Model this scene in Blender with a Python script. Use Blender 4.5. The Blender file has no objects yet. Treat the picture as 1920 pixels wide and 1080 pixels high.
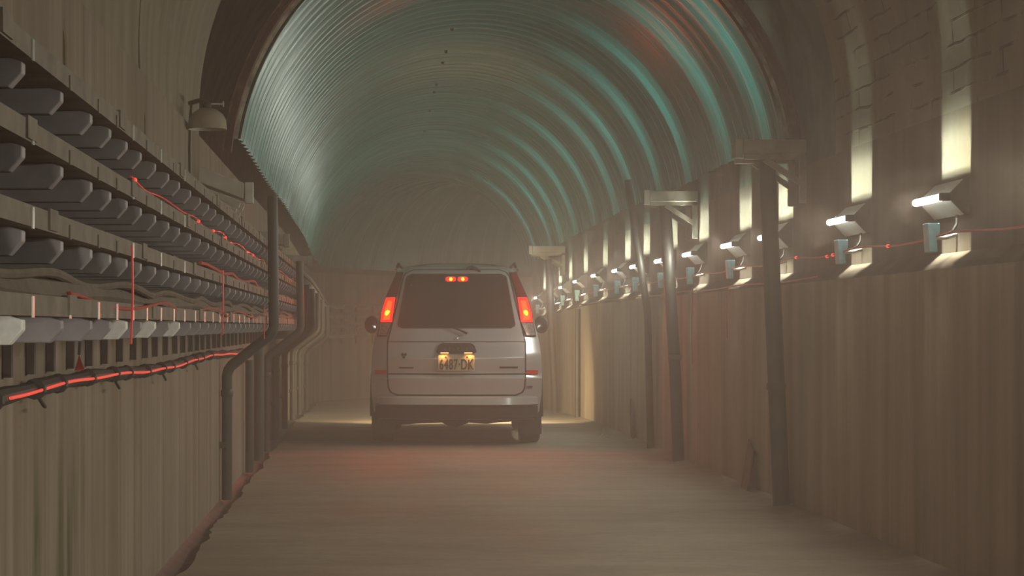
import bpy, math, random
from mathutils import Vector

PI = math.pi
SC = bpy.context.scene
COL = SC.collection

# ------------------------------------------------------------------ camera, world, exposure
cam_d = bpy.data.cameras.new('camera')
cam_d.sensor_width = 36.0
cam_d.lens = 75.0                       # long lens, looking along the tunnel from the car behind
cam_d.shift_x = 0.140625
cam_d.shift_y = 0.0375
cam_d.clip_start = 0.05
cam = bpy.data.objects.new('camera', cam_d)
COL.objects.link(cam)
cam.location = (0, 0, 1.17)
cam.rotation_euler = (PI / 2, 0, 0)
SC.camera = cam

SC.view_settings.view_transform = 'Standard'
SC.view_settings.look = 'None'
SC.view_settings.gamma = 1.0
SC.view_settings.use_curve_mapping = False
SC.view_settings.exposure = 0.0

SC.cycles.use_denoising = True
SC.cycles.max_bounces = 5
SC.cycles.diffuse_bounces = 4
SC.cycles.glossy_bounces = 2
SC.cycles.volume_bounces = 1
SC.cycles.use_adaptive_sampling = True
SC.cycles.adaptive_threshold = 0.07
SC.cycles.sample_clamp_indirect = 4.0
SC.cycles.caustics_reflective = False
SC.cycles.caustics_refractive = False

world = bpy.data.worlds.new('world')
SC.world = world
world.use_nodes = True
wb = world.node_tree.nodes['Background']
wb.inputs[0].default_value = (0.80, 0.74, 0.64, 1)
wb.inputs[1].default_value = 0.9       # dim ambient fill added, entering at the open end behind the camera

# headlights of the car following the van
for hx in (-0.45, 0.75):
    hl_d = bpy.data.lights.new('following_car_headlight', 'SPOT'); hl_d.energy = 150.0; hl_d.color = (1.0, 0.90, 0.76)
    hl_d.spot_size = math.radians(34); hl_d.spot_blend = 1.0; hl_d.shadow_soft_size = 0.07
    hl_o = bpy.data.objects.new('following_car_headlight', hl_d); COL.objects.link(hl_o)
    hl_o.location = (hx, 0.9, 0.62); hl_o.rotation_euler = (PI/2, 0, 0)

# light levels of the lamps (watts)
UP_W, FAN_W, DOWN_W, SIDE_W = 3.4, 2.2, 1.05, 5.2
TAIL_W = 10.0
HEAD_W = 420.0
HAZE_DENSITY = 0.0225
LAMP_COL = (1.0, 0.955, 0.78)
UP_COL = (0.90, 1.0, 0.82)

# ------------------------------------------------------------------ the tunnel's line
CX, RB, S1 = 0.90, 2.5, 37.0            # reference line X, bend radius, where the bend begins
BEND = PI / 2 * RB

def drop(s):
    t = min(1, max(0, (s - 25) / 12.0))
    return 0.17 * t * t * (3 - 2 * t)

def W(x, s, z):
    """point at cross position x, distance s along the tunnel, height z"""
    z = z - drop(s)
    if s <= S1:
        return Vector((x, s, z))
    if s <= S1 + BEND:
        a = (s - S1) / RB
        r = RB - (x - CX)
        return Vector((CX + RB - r * math.cos(a), S1 + r * math.sin(a), z))
    e = s - S1 - BEND
    r = RB - (x - CX)
    return Vector((CX + RB + e, S1 + r, z))

def heading(s):
    if s <= S1: return 0.0
    return -min(PI / 2, (s - S1) / RB)

def srange(a, b, step, bend_step=0.2):
    out = [a]
    while out[-1] < b - 1e-6:
        out.append(min(b, out[-1] + (step if out[-1] < S1 - 1e-6 or out[-1] > S1 + BEND else bend_step)))
        if out[-2] < S1 < out[-1]: out[-1] = S1
    return out

# ------------------------------------------------------------------ mesh builder
class MB:
    def __init__(s): s.v = []; s.f = []; s.uv = None
    def add(s, vs, fs):
        n = len(s.v); s.v += [tuple(p) for p in vs]; s.f += [tuple(i + n for i in f) for f in fs]; return s
    def box(s, x0, x1, y0, y1, z0, z1):
        return s.add([(x0,y0,z0),(x1,y0,z0),(x1,y1,z0),(x0,y1,z0),(x0,y0,z1),(x1,y0,z1),(x1,y1,z1),(x0,y1,z1)],
                     [(0,3,2,1),(4,5,6,7),(0,1,5,4),(1,2,6,5),(2,3,7,6),(3,0,4,7)])
    def prism(s, pts, y0, y1):
        """outline of (x, z) pushed from y0 to y1"""
        n = len(pts)
        return s.add([(p[0], y0, p[1]) for p in pts] + [(p[0], y1, p[1]) for p in pts],
                     [tuple(range(n)), tuple(range(2*n-1, n-1, -1))] + [(i, i+n, (i+1) % n + n, (i+1) % n) for i in range(n)])
    def bar(s, a, b, w, h):
        """square bar between two points"""
        a, b = Vector(a), Vector(b); d = (b - a).normalized()
        up = Vector((0,0,1)) if abs(d.z) < 0.9 else Vector((0,1,0))
        r = d.cross(up).normalized(); u = r.cross(d)
        c = [(-w/2,-h/2),(w/2,-h/2),(w/2,h/2),(-w/2,h/2)]
        vs = [a + r*p + u*q for p, q in c] + [b + r*p + u*q for p, q in c]
        return s.add(vs, [(0,1,2,3),(7,6,5,4)] + [(i, i+4, (i+1)%4+4, (i+1)%4) for i in range(4)])
    def tube(s, path, r, n=10, closed_ends=True):
        path = [Vector(p) for p in path]; vs = []; fs = []
        rr = r if isinstance(r, (list, tuple)) else [r] * len(path)
        ref = None
        for i, p in enumerate(path):
            d = (path[min(i+1, len(path)-1)] - path[max(i-1, 0)]).normalized()
            if ref is None:
                ref = Vector((0,0,1)) if abs(d.z) < 0.9 else Vector((1,0,0))
            u = (ref - d * ref.dot(d)).normalized(); ref = u
            v = d.cross(u)
            for k in range(n):
                a = 2*PI*k/n
                vs.append(p + u*math.cos(a)*rr[i] + v*math.sin(a)*rr[i])
        for i in range(len(path)-1):
            for k in range(n):
                k2 = (k+1) % n
                fs.append((i*n+k, i*n+k2, (i+1)*n+k2, (i+1)*n+k))
        if closed_ends:
            fs.append(tuple(range(n-1, -1, -1))); fs.append(tuple((len(path)-1)*n + k for k in range(n)))
        return s.add(vs, fs)
    def lathe(s, prof, axis='z', n=24, at=(0,0,0)):
        """prof of (radius, t) round an axis"""
        vs = []; fs = []; m = len(prof)
        for r, t in prof:
            for k in range(n):
                a = 2*PI*k/n; c, q = r*math.cos(a), r*math.sin(a)
                p = (c, q, t) if axis == 'z' else (t, c, q) if axis == 'x' else (q, t, c)
                vs.append((p[0]+at[0], p[1]+at[1], p[2]+at[2]))
        for i in range(m-1):
            for k in range(n):
                k2 = (k+1) % n
                fs.append((i*n+k, i*n+k2, (i+1)*n+k2, (i+1)*n+k))
        fs.append(tuple(range(n-1,-1,-1))); fs.append(tuple((m-1)*n+k for k in range(n)))
        return s.add(vs, fs)
    def sweep(s, prof, stations, closed=True):
        """profile of (x, z) carried along the tunnel"""
        n = len(prof); vs = []; fs = []
        for st in stations:
            for p in prof: vs.append(W(p[0], st, p[1]))
        for i in range(len(stations)-1):
            for k in range(n if closed else n-1):
                k2 = (k+1) % n
                fs.append((i*n+k, i*n+k2, (i+1)*n+k2, (i+1)*n+k))
        if closed:
            fs.append(tuple(range(n-1,-1,-1))); fs.append(tuple((len(stations)-1)*n+k for k in range(n)))
        return s.add(vs, fs)
    def panel(s, S, z0, z1, xa, xb, off, thick=0.02, nz=14, nx=10):
        """panel lying on the surface y = S(x, z), pushed out towards -y by off"""
        vs = []; fs = []
        for j in range(nz+1):
            z = z0 + (z1-z0)*j/nz
            a, b = xa(z), xb(z)
            for i in range(nx+1):
                x = a + (b-a)*i/nx
                vs.append((x, S(x, z) - off, z))
        N = nx+1
        for j in range(nz):
            for i in range(nx):
                fs.append((j*N+i, j*N+i+1, (j+1)*N+i+1, (j+1)*N+i))
        base = len(vs)
        rim = [i for i in range(N)] + [j*N+nx for j in range(1, nz+1)] + [nz*N+i for i in range(nx-1, -1, -1)] + [j*N for j in range(nz-1, 0, -1)]
        for k in rim:
            p = vs[k]; vs.append((p[0], p[1]+thick, p[2]))
        m = len(rim)
        for k in range(m):
            k2 = (k+1) % m
            fs.append((rim[k2], rim[k], base+k, base+k2))
        return s.add(vs, fs)
    def mesh(s, name, smooth=35):
        me = bpy.data.meshes.new(name); me.from_pydata(s.v, [], s.f); me.validate()
        import bmesh
        bm = bmesh.new(); bm.from_mesh(me); bmesh.ops.recalc_face_normals(bm, faces=bm.faces); bm.to_mesh(me); bm.free()
        if smooth:
            me.polygons.foreach_set('use_smooth', [True]*len(me.polygons))
            me.set_sharp_from_angle(angle=math.radians(smooth))
        return me
    def build(s, name, mat, parent=None, base=None, smooth=35, bevel=0, label=None):
        if base is not None:
            s.v = [(p[0]-base[0], p[1]-base[1], p[2]-base[2]) for p in s.v]
        me = s.mesh(name, smooth); me.materials.append(mat)
        o = bpy.data.objects.new(name, me); COL.objects.link(o)
        if base is not None: o.location = base
        if parent is not None: o.parent = parent
        if bevel:
            b = o.modifiers.new('bevel', 'BEVEL'); b.width = bevel; b.segments = 2; b.limit_method = 'ANGLE'
        if label: o['label'] = label
        return o

def tag(o, label, cat, group=None, kind=None):
    o['label'] = label; o['category'] = cat
    if group: o['group'] = group
    if kind: o['kind'] = kind
    return o

def empty(name, loc, rz=0.0):
    o = bpy.data.objects.new(name, None); COL.objects.link(o)
    o.location = loc; o.rotation_euler = (0, 0, rz); o.empty_display_size = 0.1
    return o

def copy_tree(o, parent=None):
    c = o.copy(); COL.objects.link(c)
    if parent is not None: c.parent = parent
    for ch in o.children: copy_tree(ch, c)
    return c

ORD = ['nearest', 'second', 'third', 'fourth', 'fifth', 'sixth', 'seventh', 'eighth', 'ninth', 'tenth', 'eleventh', 'twelfth',
       'thirteenth', 'fourteenth', 'fifteenth', 'sixteenth', 'seventeenth', 'eighteenth', 'nineteenth', 'twentieth']

# ------------------------------------------------------------------ materials
class NT:
    def __init__(s, name):
        s.m = bpy.data.materials.new(name); s.m.use_nodes = True
        s.t = s.m.node_tree; s.t.nodes.clear()
        s.out = s.n('ShaderNodeOutputMaterial')
    def n(s, typ, **kw):
        nd = s.t.nodes.new(typ)
        for k, v in kw.items(): setattr(nd, k, v)
        return nd
    def l(s, a, b): s.t.links.new(a, b)
    def val(s, sock, v):
        if hasattr(v, 'is_linked') or hasattr(v, 'links'): s.l(v, sock)
        else: sock.default_value = v
    def coord(s, scale=(1,1,1), kind='Object'):
        tc = s.n('ShaderNodeTexCoord'); mp = s.n('ShaderNodeMapping'); mp.inputs['Scale'].default_value = scale
        s.l(tc.outputs[kind], mp.inputs['Vector']); return mp.outputs[0]
    def noise(s, vec, scale, detail=4, rough=0.55):
        nd = s.n('ShaderNodeTexNoise'); s.l(vec, nd.inputs['Vector'])
        nd.inputs['Scale'].default_value = scale; nd.inputs['Detail'].default_value = detail; nd.inputs['Roughness'].default_value = rough
        return nd.outputs['Fac']
    def ramp(s, fac, stops):
        nd = s.n('ShaderNodeValToRGB'); s.l(fac, nd.inputs[0])
        el = nd.color_ramp.elements
        while len(el) < len(stops): el.new(0.5)
        for e, (p, c) in zip(el, stops):
            e.position = p; e.color = (c, c, c, 1) if not isinstance(c, tuple) else (*c, 1)
        return nd.outputs[0]
    def mix(s, fac, a, b, mode='MIX'):
        nd = s.n('ShaderNodeMix', data_type='RGBA', blend_type=mode)
        s.val(nd.inputs[0], fac)
        for sock, v in ((nd.inputs[6], a), (nd.inputs[7], b)):
            if isinstance(v, tuple): sock.default_value = (*v, 1)
            else: s.l(v, sock)
        return nd.outputs[2]
    def math(s, op, a, b=0.5):
        nd = s.n('ShaderNodeMath', operation=op)
        s.val(nd.inputs[0], a); s.val(nd.inputs[1], b); return nd.outputs[0]
    def bump(s, h, strength=0.3, dist=0.02):
        nd = s.n('ShaderNodeBump'); s.l(h, nd.inputs['Height'])
        nd.inputs['Strength'].default_value = strength; nd.inputs['Distance'].default_value = dist
        return nd.outputs[0]
    def principled(s, color, rough=0.6, metal=0.0, normal=None, emit=None, emit_s=0.0, spec=0.5, coat=0.0):
        p = s.n('ShaderNodeBsdfPrincipled')
        if isinstance(color, tuple): p.inputs['Base Color'].default_value = (*color, 1)
        else: s.l(color, p.inputs['Base Color'])
        s.val(p.inputs['Roughness'], rough); p.inputs['Metallic'].default_value = metal
        p.inputs['Specular IOR Level'].default_value = spec
        p.inputs['Coat Weight'].default_value = coat; p.inputs['Coat Roughness'].default_value = 0.12
        if normal is not None: s.l(normal, p.inputs['Normal'])
        if emit is not None:
            p.inputs['Emission Color'].default_value = (*emit, 1); p.inputs['Emission Strength'].default_value = emit_s
        s.l(p.outputs[0], s.out.inputs[0]); return s.m

def plain(name, color, rough=0.5, metal=0.0, var=0.25, scale=14, spec=0.5, coat=0.0, bump=0.08):
    t = NT(name); v = t.coord()
    f = t.noise(v, scale)
    dark = tuple(c*(1-var) for c in color); lite = tuple(min(1, c*(1+var*0.6)) for c in color)
    c = t.ramp(f, [(0.3, dark), (0.7, lite)])
    return t.principled(c, rough, metal, t.bump(t.noise(v, scale*4), bump, 0.004), spec=spec, coat=coat)

def glow(name, color, strength, base=(0.3,0.3,0.3)):
    t = NT(name); return t.principled(base, 0.3, emit=color, emit_s=strength)

def wall_concrete(name, moss=False, gain=(1,1,1), fineness=0.35, sc=5.5):
    t = NT(name)
    streak = t.noise(t.coord((1, sc, 0.16)), 1.0, 5, 0.6)
    fine = t.noise(t.coord((3, 26, 0.35)), 1.0, 3, 0.6)
    blot = t.noise(t.coord((1, 1, 1)), 1.1, 5, 0.6)
    c = t.ramp(streak, [(0.28, (0.21,0.163,0.12)), (0.5, (0.34,0.272,0.212)), (0.72, (0.43,0.358,0.292))])
    c = t.mix(fineness, c, t.ramp(fine, [(0.3, (0.55,0.52,0.48)), (0.7, (1,1,1))]), 'MULTIPLY')
    c = t.mix(0.5, c, t.ramp(blot, [(0.3, (0.6,0.57,0.52)), (0.65, (1.1,1.08,1.04))]), 'MULTIPLY')
    # rust run-off streaks and, low on the near wall, moss with an edge of its own
    run = t.ramp(t.noise(t.coord((1, 1.7, 0.10)), 1.3, 3), [(0.58, 0.0), (0.70, 0.55)])
    c = t.mix(run, c, (0.20, 0.13, 0.065))
    if moss:
        sep = t.n('ShaderNodeSeparateXYZ'); t.l(t.coord(), sep.inputs[0])
        m1 = t.ramp(t.noise(t.coord((1, 2.4, 0.35)), 1.6, 4), [(0.48, 0.0), (0.62, 1.0)])
        zz = t.n('ShaderNodeMapRange'); t.l(sep.outputs[2], zz.inputs[0])
        zz.inputs[1].default_value = 0.9; zz.inputs[2].default_value = 0.55; zz.inputs[3].default_value = 0; zz.inputs[4].default_value = 0.85
        yy = t.n('ShaderNodeMapRange'); t.l(sep.outputs[1], yy.inputs[0])
        yy.inputs[1].default_value = 8.6; yy.inputs[2].default_value = 7.2; yy.inputs[3].default_value = 0; yy.inputs[4].default_value = 1
        mm = t.math('MULTIPLY', t.math('MULTIPLY', m1, zz.outputs[0]), yy.outputs[0])
        c = t.mix(mm, c, (0.075, 0.08, 0.018))
    c = t.mix(1.0, c, gain, 'MULTIPLY')
    nb = t.bump(t.math('ADD', t.math('MULTIPLY', fine, 0.3 * fineness / 0.35), t.noise(t.coord(), 18, 5)), 0.18, 0.01)
    return t.principled(c, 0.82, 0, nb, spec=0.3)

def vault_concrete():
    t = NT('vault concrete')
    uv = t.coord((1,1,1), 'UV')
    nz = t.n('ShaderNodeTexNoise'); t.l(uv, nz.inputs['Vector']); nz.inputs['Scale'].default_value = 3.0; nz.inputs['Detail'].default_value = 3
    vm = t.n('ShaderNodeVectorMath', operation='MULTIPLY_ADD'); t.l(nz.outputs['Color'], vm.inputs[0]); vm.inputs[1].default_value = (0.05,0.05,0); t.l(uv, vm.inputs[2])
    br = t.n('ShaderNodeTexBrick'); t.l(vm.outputs[0], br.inputs['Vector'])
    br.inputs['Scale'].default_value = 1.0; br.inputs['Brick Width'].default_value = 0.8; br.inputs['Row Height'].default_value = 0.115
    br.inputs['Mortar Size'].default_value = 0.008; br.inputs['Mortar Smooth'].default_value = 0.4
    br.inputs['Color1'].default_value = (0.24,0.215,0.165,1); br.inputs['Color2'].default_value = (0.20,0.178,0.133,1)
    br.inputs['Mortar'].default_value = (0.05,0.04,0.03,1)
    vis = t.ramp(t.noise(uv, 2.6, 3), [(0.45, 0.0), (0.56, 1.0)])
    su = t.n('ShaderNodeSeparateXYZ'); t.l(uv, su.inputs[0])
    vis = t.math('MULTIPLY', vis, t.math('LESS_THAN', su.outputs[1], 3.0))   # the block courses stop at the crown
    plainc = t.ramp(t.noise(t.coord((1.2,5,1.2)), 1.0, 5), [(0.3,(0.19,0.165,0.115)),(0.7,(0.30,0.262,0.20))])
    c = t.mix(vis, plainc, br.outputs['Color'])
    gap = t.math('MULTIPLY', br.outputs['Fac'], vis)
    c = t.mix(t.ramp(t.noise(uv, 7, 4), [(0.62,0.0),(0.8,0.5)]), c, (0.40,0.38,0.32))
    h = t.math('SUBTRACT', t.math('MULTIPLY', t.noise(uv, 14, 5), 0.35), gap)
    return t.principled(c, 0.85, 0, t.bump(h, 0.6, 0.02), spec=0.25)

def floor_concrete():
    t = NT('floor concrete')
    a = t.noise(t.coord((1,0.35,1)), 0.9, 5, 0.6); b = t.noise(t.coord(), 9, 5, 0.65); d = t.noise(t.coord((1.0,3.0,1)), 0.8, 4)
    c = t.ramp(a, [(0.3,(0.31,0.252,0.198)),(0.7,(0.43,0.36,0.287))])
    c = t.mix(0.45, c, t.ramp(b, [(0.3,(0.62,0.58,0.54)),(0.7,(1.05,1.03,1.0))]), 'MULTIPLY')
    c = t.mix(0.5, c, t.ramp(d, [(0.35,(0.68,0.66,0.62)),(0.6,(1.05,1.05,1.05))]), 'MULTIPLY')
    return t.principled(c, t.ramp(a, [(0.3,0.6),(0.7,0.85)]), 0, t.bump(b, 0.25, 0.01), spec=0.15)

def liner_sheet():
    t = NT('teal lining sheet')
    uv = t.coord((1,1,1), 'UV')
    st = t.noise(t.coord((6, 0.10, 1), 'UV'), 1.0, 5, 0.65)
    st2 = t.noise(t.coord((2.2, 0.35, 1), 'UV'), 1.0, 3)
    c = t.ramp(st2, [(0.3,(0.018,0.18,0.17)),(0.7,(0.03,0.25,0.235))])
    c = t.mix(t.ramp(t.noise(uv, 3.5, 5), [(0.6,0.0),(0.8,0.45)]), c, (0.13,0.14,0.11))
    nb = t.bump(t.math('ADD', st, t.math('MULTIPLY', t.noise(uv, 5, 3), 0.05)), 0.6, 0.018)
    return t.principled(c, t.ramp(st, [(0.3,0.20),(0.7,0.34)]), 0.0, nb, spec=0.9)

def rusty():
    t = NT('rusty red steel'); v = t.coord()
    c = t.ramp(t.noise(v, 7, 5, 0.65), [(0.3,(0.075,0.035,0.028)),(0.55,(0.16,0.055,0.04)),(0.75,(0.26,0.15,0.11))])
    return t.principled(c, 0.8, 0.1, t.bump(t.noise(v, 30), 0.3, 0.006))

def haze_mat():
    t = NT('dusty haze'); vs = t.n('ShaderNodeVolumeScatter')
    vs.inputs['Color'].default_value = (0.99, 0.78, 0.69, 1); vs.inputs['Density'].default_value = HAZE_DENSITY; vs.inputs['Anisotropy'].default_value = 0.25
    t.l(vs.outputs[0], t.out.inputs['Volume']); return t.m

M = dict(
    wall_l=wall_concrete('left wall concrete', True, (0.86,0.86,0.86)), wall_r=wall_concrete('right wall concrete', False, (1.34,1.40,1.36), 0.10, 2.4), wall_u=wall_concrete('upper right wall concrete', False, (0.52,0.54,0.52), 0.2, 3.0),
    vault=vault_concrete(), floor=floor_concrete(), liner=liner_sheet(), rust=rusty(),
    cavity=plain('shaded cavity concrete', (0.095,0.125,0.085), 0.95, 0, 0.5, 4, bump=0.5),  # dark tone stands in for the shade in the gap behind the lining
    gutter=plain('wet gutter mortar', (0.085,0.07,0.058), 0.6, 0, 0.5, 8, bump=0.4),
    seal=plain('patchy foam seal', (0.55,0.53,0.42), 0.9, 0, 0.7, 9, bump=0.4),
    zinc=plain('dull zinc plate', (0.36,0.335,0.355), 0.55, 0.15, 0.25, 12),
    whiteplate=plain('white painted plate', (0.95,0.95,0.86), 0.5, 0, 0.25, 25),
    rail=plain('dusty tray steel', (0.20,0.165,0.13), 0.7, 0.1, 0.35, 9),
    brightclip=plain('bright zinc clip', (0.6,0.58,0.52), 0.3, 0.5, 0.2, 30),
    post=plain('dark post steel', (0.07,0.055,0.05), 0.7, 0.2, 0.4, 12),
    pipe=plain('grey pipe paint', (0.06,0.055,0.05), 0.5, 0.1, 0.35, 6),
    timber=plain('dusty pale steel', (0.42,0.385,0.31), 0.7, 0, 0.35, 7),
    liftedsteel=plain('lightened bracket steel', (0.66,0.60,0.54), 0.6, 0, 0.2, 9),  # bracket steel lightened, brightness the left bracket lacks put into its colour
    black=plain('black rubber', (0.022,0.02,0.018), 0.55, 0, 0.3, 20),
    cable=plain('brown dusty cable', (0.14,0.105,0.075), 0.7, 0, 0.4, 10),
    redcable=glow('emissive red cable', (1.0,0.075,0.045), 0.75, (0.5,0.04,0.03)),  # red glow of the cables put into the material as emission
    redline=glow('dim emissive red cable', (1.0,0.06,0.035), 0.17, (0.42,0.04,0.03)),
    reddot=glow('emissive red bead', (1.0,0.06,0.03), 1.6, (0.5,0.04,0.03)),  # bright dots on the red cables, added as emissive beads
    dimred=glow('faint emissive red cable', (1.0,0.06,0.035), 0.05, (0.40,0.045,0.03)),
    enamel=plain('stained lamp enamel', (0.40,0.34,0.26), 0.45, 0, 0.25, 10),
    white=plain('white lamp sheet', (0.80,0.78,0.68), 0.45, 0, 0.08, 20),
    endcap=plain('grey lamp end sheet', (0.20,0.19,0.165), 0.6, 0, 0.15, 20),
    rag=plain('dull red rag', (0.55,0.07,0.05), 0.8, 0, 0.3, 30),
    blue=plain('pale blue plastic', (0.42,0.80,0.88), 0.5, 0, 0.15, 30),
    tube=glow('lit lamp tube', (1.0,0.98,0.95), 4.0, (0.9,0.9,0.9)),
    stain=plain('dark wall stain', (0.06,0.05,0.04), 0.9, 0, 0.5, 15),
)

# ------------------------------------------------------------------ the setting
def grid_sweep(name, pts, stations, mat, uv=False, smooth=35, base=None):
    m = MB(); m.sweep(pts, stations, closed=False)
    o = m.build(name, mat, smooth=smooth)
    if uv:
        me = o.data; lay = me.uv_layers.new(name='uv')
        acc = [0.0]
        for a, b in zip(pts, pts[1:]): acc.append(acc[-1] + math.hypot(b[0]-a[0], b[1]-a[1]))
        n = len(pts)
        for lp in me.loops:
            k = lp.vertex_index
            lay.data[lp.index].uv = (stations[k // n], acc[k % n])
    o['kind'] = 'structure'
    return o

S_END = S1 + BEND + 5.0
ST = srange(-4.0, S_END, 1.0)
def arc(cx, cz, r, a0, a1, n):
    return [(cx + r*math.cos(a0 + (a1-a0)*i/n), cz + r*math.sin(a0 + (a1-a0)*i/n)) for i in range(n+1)]

XL, XR, XU = -1.0, 2.75, 2.85
ZS = 2.13
# walls as solid skins so that they read from other positions too
grid_sweep('wall_left', [(XL-0.5, 2.30), (XL, 2.30), (XL, -0.05)], ST, M['wall_l'])
grid_sweep('wall_right', [(XR, -0.05), (XR, 1.445)], ST, M['wall_r'], smooth=0)
grid_sweep('wall_right_upper', [(XR, 1.445), (XR+0.03, 1.475), (XU, 1.53), (XU, 2.22)], ST, M['wall_u'], smooth=0)
near = [s for s in ST if s < 12.9] + [13.0]
ZV = 2.45
VP = [(XU, 2.22), (XU, 2.34)] + arc(0.91, ZV, 1.94, 0, PI, 56) + [(-1.03, 2.30), (-1.03, 2.20)]
grid_sweep('ceiling', VP, near, M['vault'], uv=True)
far = [13.0] + [s for s in ST if s > 13.5]
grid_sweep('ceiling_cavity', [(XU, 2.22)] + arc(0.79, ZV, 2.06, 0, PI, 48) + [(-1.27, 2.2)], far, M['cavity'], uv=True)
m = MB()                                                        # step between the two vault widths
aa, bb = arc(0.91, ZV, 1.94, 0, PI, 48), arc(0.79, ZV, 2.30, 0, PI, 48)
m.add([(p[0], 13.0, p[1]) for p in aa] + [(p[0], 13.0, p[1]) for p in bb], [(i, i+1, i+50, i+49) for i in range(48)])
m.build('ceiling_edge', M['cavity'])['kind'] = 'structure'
random.seed(4)
# floor slab with a ragged left edge beside the gutter
fm = MB(); fs_ = srange(-4.0, S_END, 0.16, 0.16); vs = []; fc = []
for s in fs_:
    e = -0.895 + 0.022*math.sin(s*3.1) * math.sin(s*1.3+1) + random.uniform(-0.012, 0.012)
    r = XR - 0.02 + random.uniform(-0.03, 0.0)
    for x, z in ((e+0.01, -0.05), (e, -0.004), (0.2, 0.0), (1.4, 0.004), (r-0.12, 0.0), (r, 0.018), (XR+0.1, 0.03)):
        vs.append(W(x, s, z))
n = 7
for i in range(len(fs_)-1):
    for k in range(n-1): fc.append((i*n+k, i*n+k+1, (i+1)*n+k+1, (i+1)*n+k))
fm.add(vs, fc); fm.build('floor', M['floor'])['kind'] = 'structure'
grid_sweep('trim_1', [(XL-0.02, 0.02), (XL+0.012, -0.015), (-0.93, -0.04), (-0.80, -0.04)], ST, M['gutter'])

hz = MB().box(-2.2, 9.6, -4.0, 42.5, -0.5, 4.8).build('haze', haze_mat(), smooth=0)
tag(hz, 'thin dusty brown haze hanging in the whole tunnel', 'haze', kind='stuff')

# raised formwork joints on the left wall and vault
for k_, (s_, z0, top, r_) in enumerate(((7.02, 1.2, 26, 0.010), (9.6, 1.6, 30, 0.004))):
    random.seed(k_ + 3); m = MB(); w_ = 0.0
    pth = [(-0.998, z0 + i*0.1) for i in range(int((2.2-z0)/0.1))] + [(0.91 + 1.938*math.cos(PI - i*0.04), ZV + 1.938*math.sin(PI - i*0.04)) for i in range(-3, top)]
    q = []
    for p in pth:
        w_ += random.uniform(-0.006, 0.006); q.append((p[0], s_ + w_*(1 + k_*2), p[1]))
    m.tube(q, r_, 6); m.build('trim_%d' % (k_ + 2), M['wall_l'])['kind'] = 'structure'

# ------------------------------------------------------------------ teal lining, its front rib
LC, LR, LA = 0.94, 1.81, math.asin(0.27/1.81)
lin = empty('tunnel_lining', (LC, 14.0, 2.40))
tag(lin, 'teal corrugated sheet lining curving over the tunnel from the rusty rib onward', 'lining')
stl = []
s = 14.0
while s < S_END - 0.01:
    stl.append(s); s += 0.3/14 if s < S1 else 0.022 if s < S1+BEND else 0.2
LP = arc(LC, ZS, LR, LA, PI-LA, 64)
lv, lf = [], []
for i, s in enumerate(stl):
    k = 0.0155*math.sin(s*2*PI/0.3) if s < S1 else 0.006*math.sin(s*2*PI/0.3)
    for j, p in enumerate(LP):
        q = 1 + k/LR
        wob = 0.012*math.sin(s*0.9 + j*0.21) if j in (0, 64) else 0
        lv.append(W(LC + (p[0]-LC)*q, s, ZS + (p[1]-ZS)*q + wob) - lin.location)
n = 65
for i in range(len(stl)-1):
    for k in range(n-1): lf.append((i*n+k, i*n+k+1, (i+1)*n+k+1, (i+1)*n+k))
sh = MB(); sh.add(lv, lf); so = sh.build('lining_sheet', M['liner'], lin, smooth=60)
lay = so.data.uv_layers.new(name='uv')
for lp in so.data.loops:
    k = lp.vertex_index; lay.data[lp.index].uv = (stl[k // n], (k % n)*LR*(PI-2*LA)/64)
bm_ = MB(); random.seed(2)
bv = arc(LC, ZS, LR+0.012, LA, PI-LA, 90)
pts = []
em = MB()
ring = []
for i, p in enumerate(bv):
    w = 0.018 + 0.020*abs(math.sin(i*1.7)) + random.uniform(0, 0.012)
    d = Vector((p[0]-LC, 0, p[1]-ZS)).normalized()
    c = Vector((p[0], 14.0, p[1])) - lin.location
    ring.append([c + Vector((0,-0.02,0)) - d*0.008, c + Vector((0,-0.025,0)) + d*w, c + Vector((0,0.02,0)) + d*w, c + Vector((0,0.02,0)) - d*0.002])
em.add([v for r in ring for v in r], [(i*4+k, i*4+(k+1)%4, (i+1)*4+(k+1)%4, (i+1)*4+k) for i in range(len(ring)-1) for k in range(4)])
em.build('edge_seal', M['seal'], lin)
for s in (19.7, 21.3, 22.2, 24.2, 25.0, 27.0, 29.4):
    a = PI/2 + 0.09
    p = W(LC + (LR-0.005)*math.cos(a), s, ZS + (LR-0.005)*math.sin(a))
    b = MB(); b.lathe([(0.012, 0), (0.018, -0.008), (0.012, -0.03), (0.004, -0.034)], n=8, at=p - lin.location); b.build('anchor_bolt', M['black'], lin)

rib = empty('steel_arch_rib', (LC, 13.9, 2.2))
tag(rib, 'rust red steel arch rib bent round the front edge of the teal lining', 'arch rib')
def rib_ring(r0, r1, y0, y1, a0=LA-0.05, a1=PI-LA+0.05, n=72):
    m = MB(); q = []
    for i in range(n+1):
        a = a0 + (a1-a0)*i/n; c, s_ = math.cos(a), math.sin(a)
        for r, y in ((r0,y0),(r1,y0),(r1,y1),(r0,y1)): q.append(Vector((LC + r*c, y, ZS + r*s_)) - rib.location)
    fs = [(i*4+k, i*4+(k+1)%4, (i+1)*4+(k+1)%4, (i+1)*4+k) for i in range(n) for k in range(4)] + [(0,1,2,3), (4*n+3,4*n+2,4*n+1,4*n)]
    return m.add(q, fs)
m = rib_ring(1.838, 1.848, 13.86, 13.96); m.v += []; 
m2 = rib_ring(1.888, 1.898, 13.86, 13.96); m3 = rib_ring(1.848, 1.888, 13.905, 13.915)
m.add(m2.v, m2.f); m.add(m3.v, m3.f)
m.build('arch_beam', M['rust'], rib)
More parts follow.
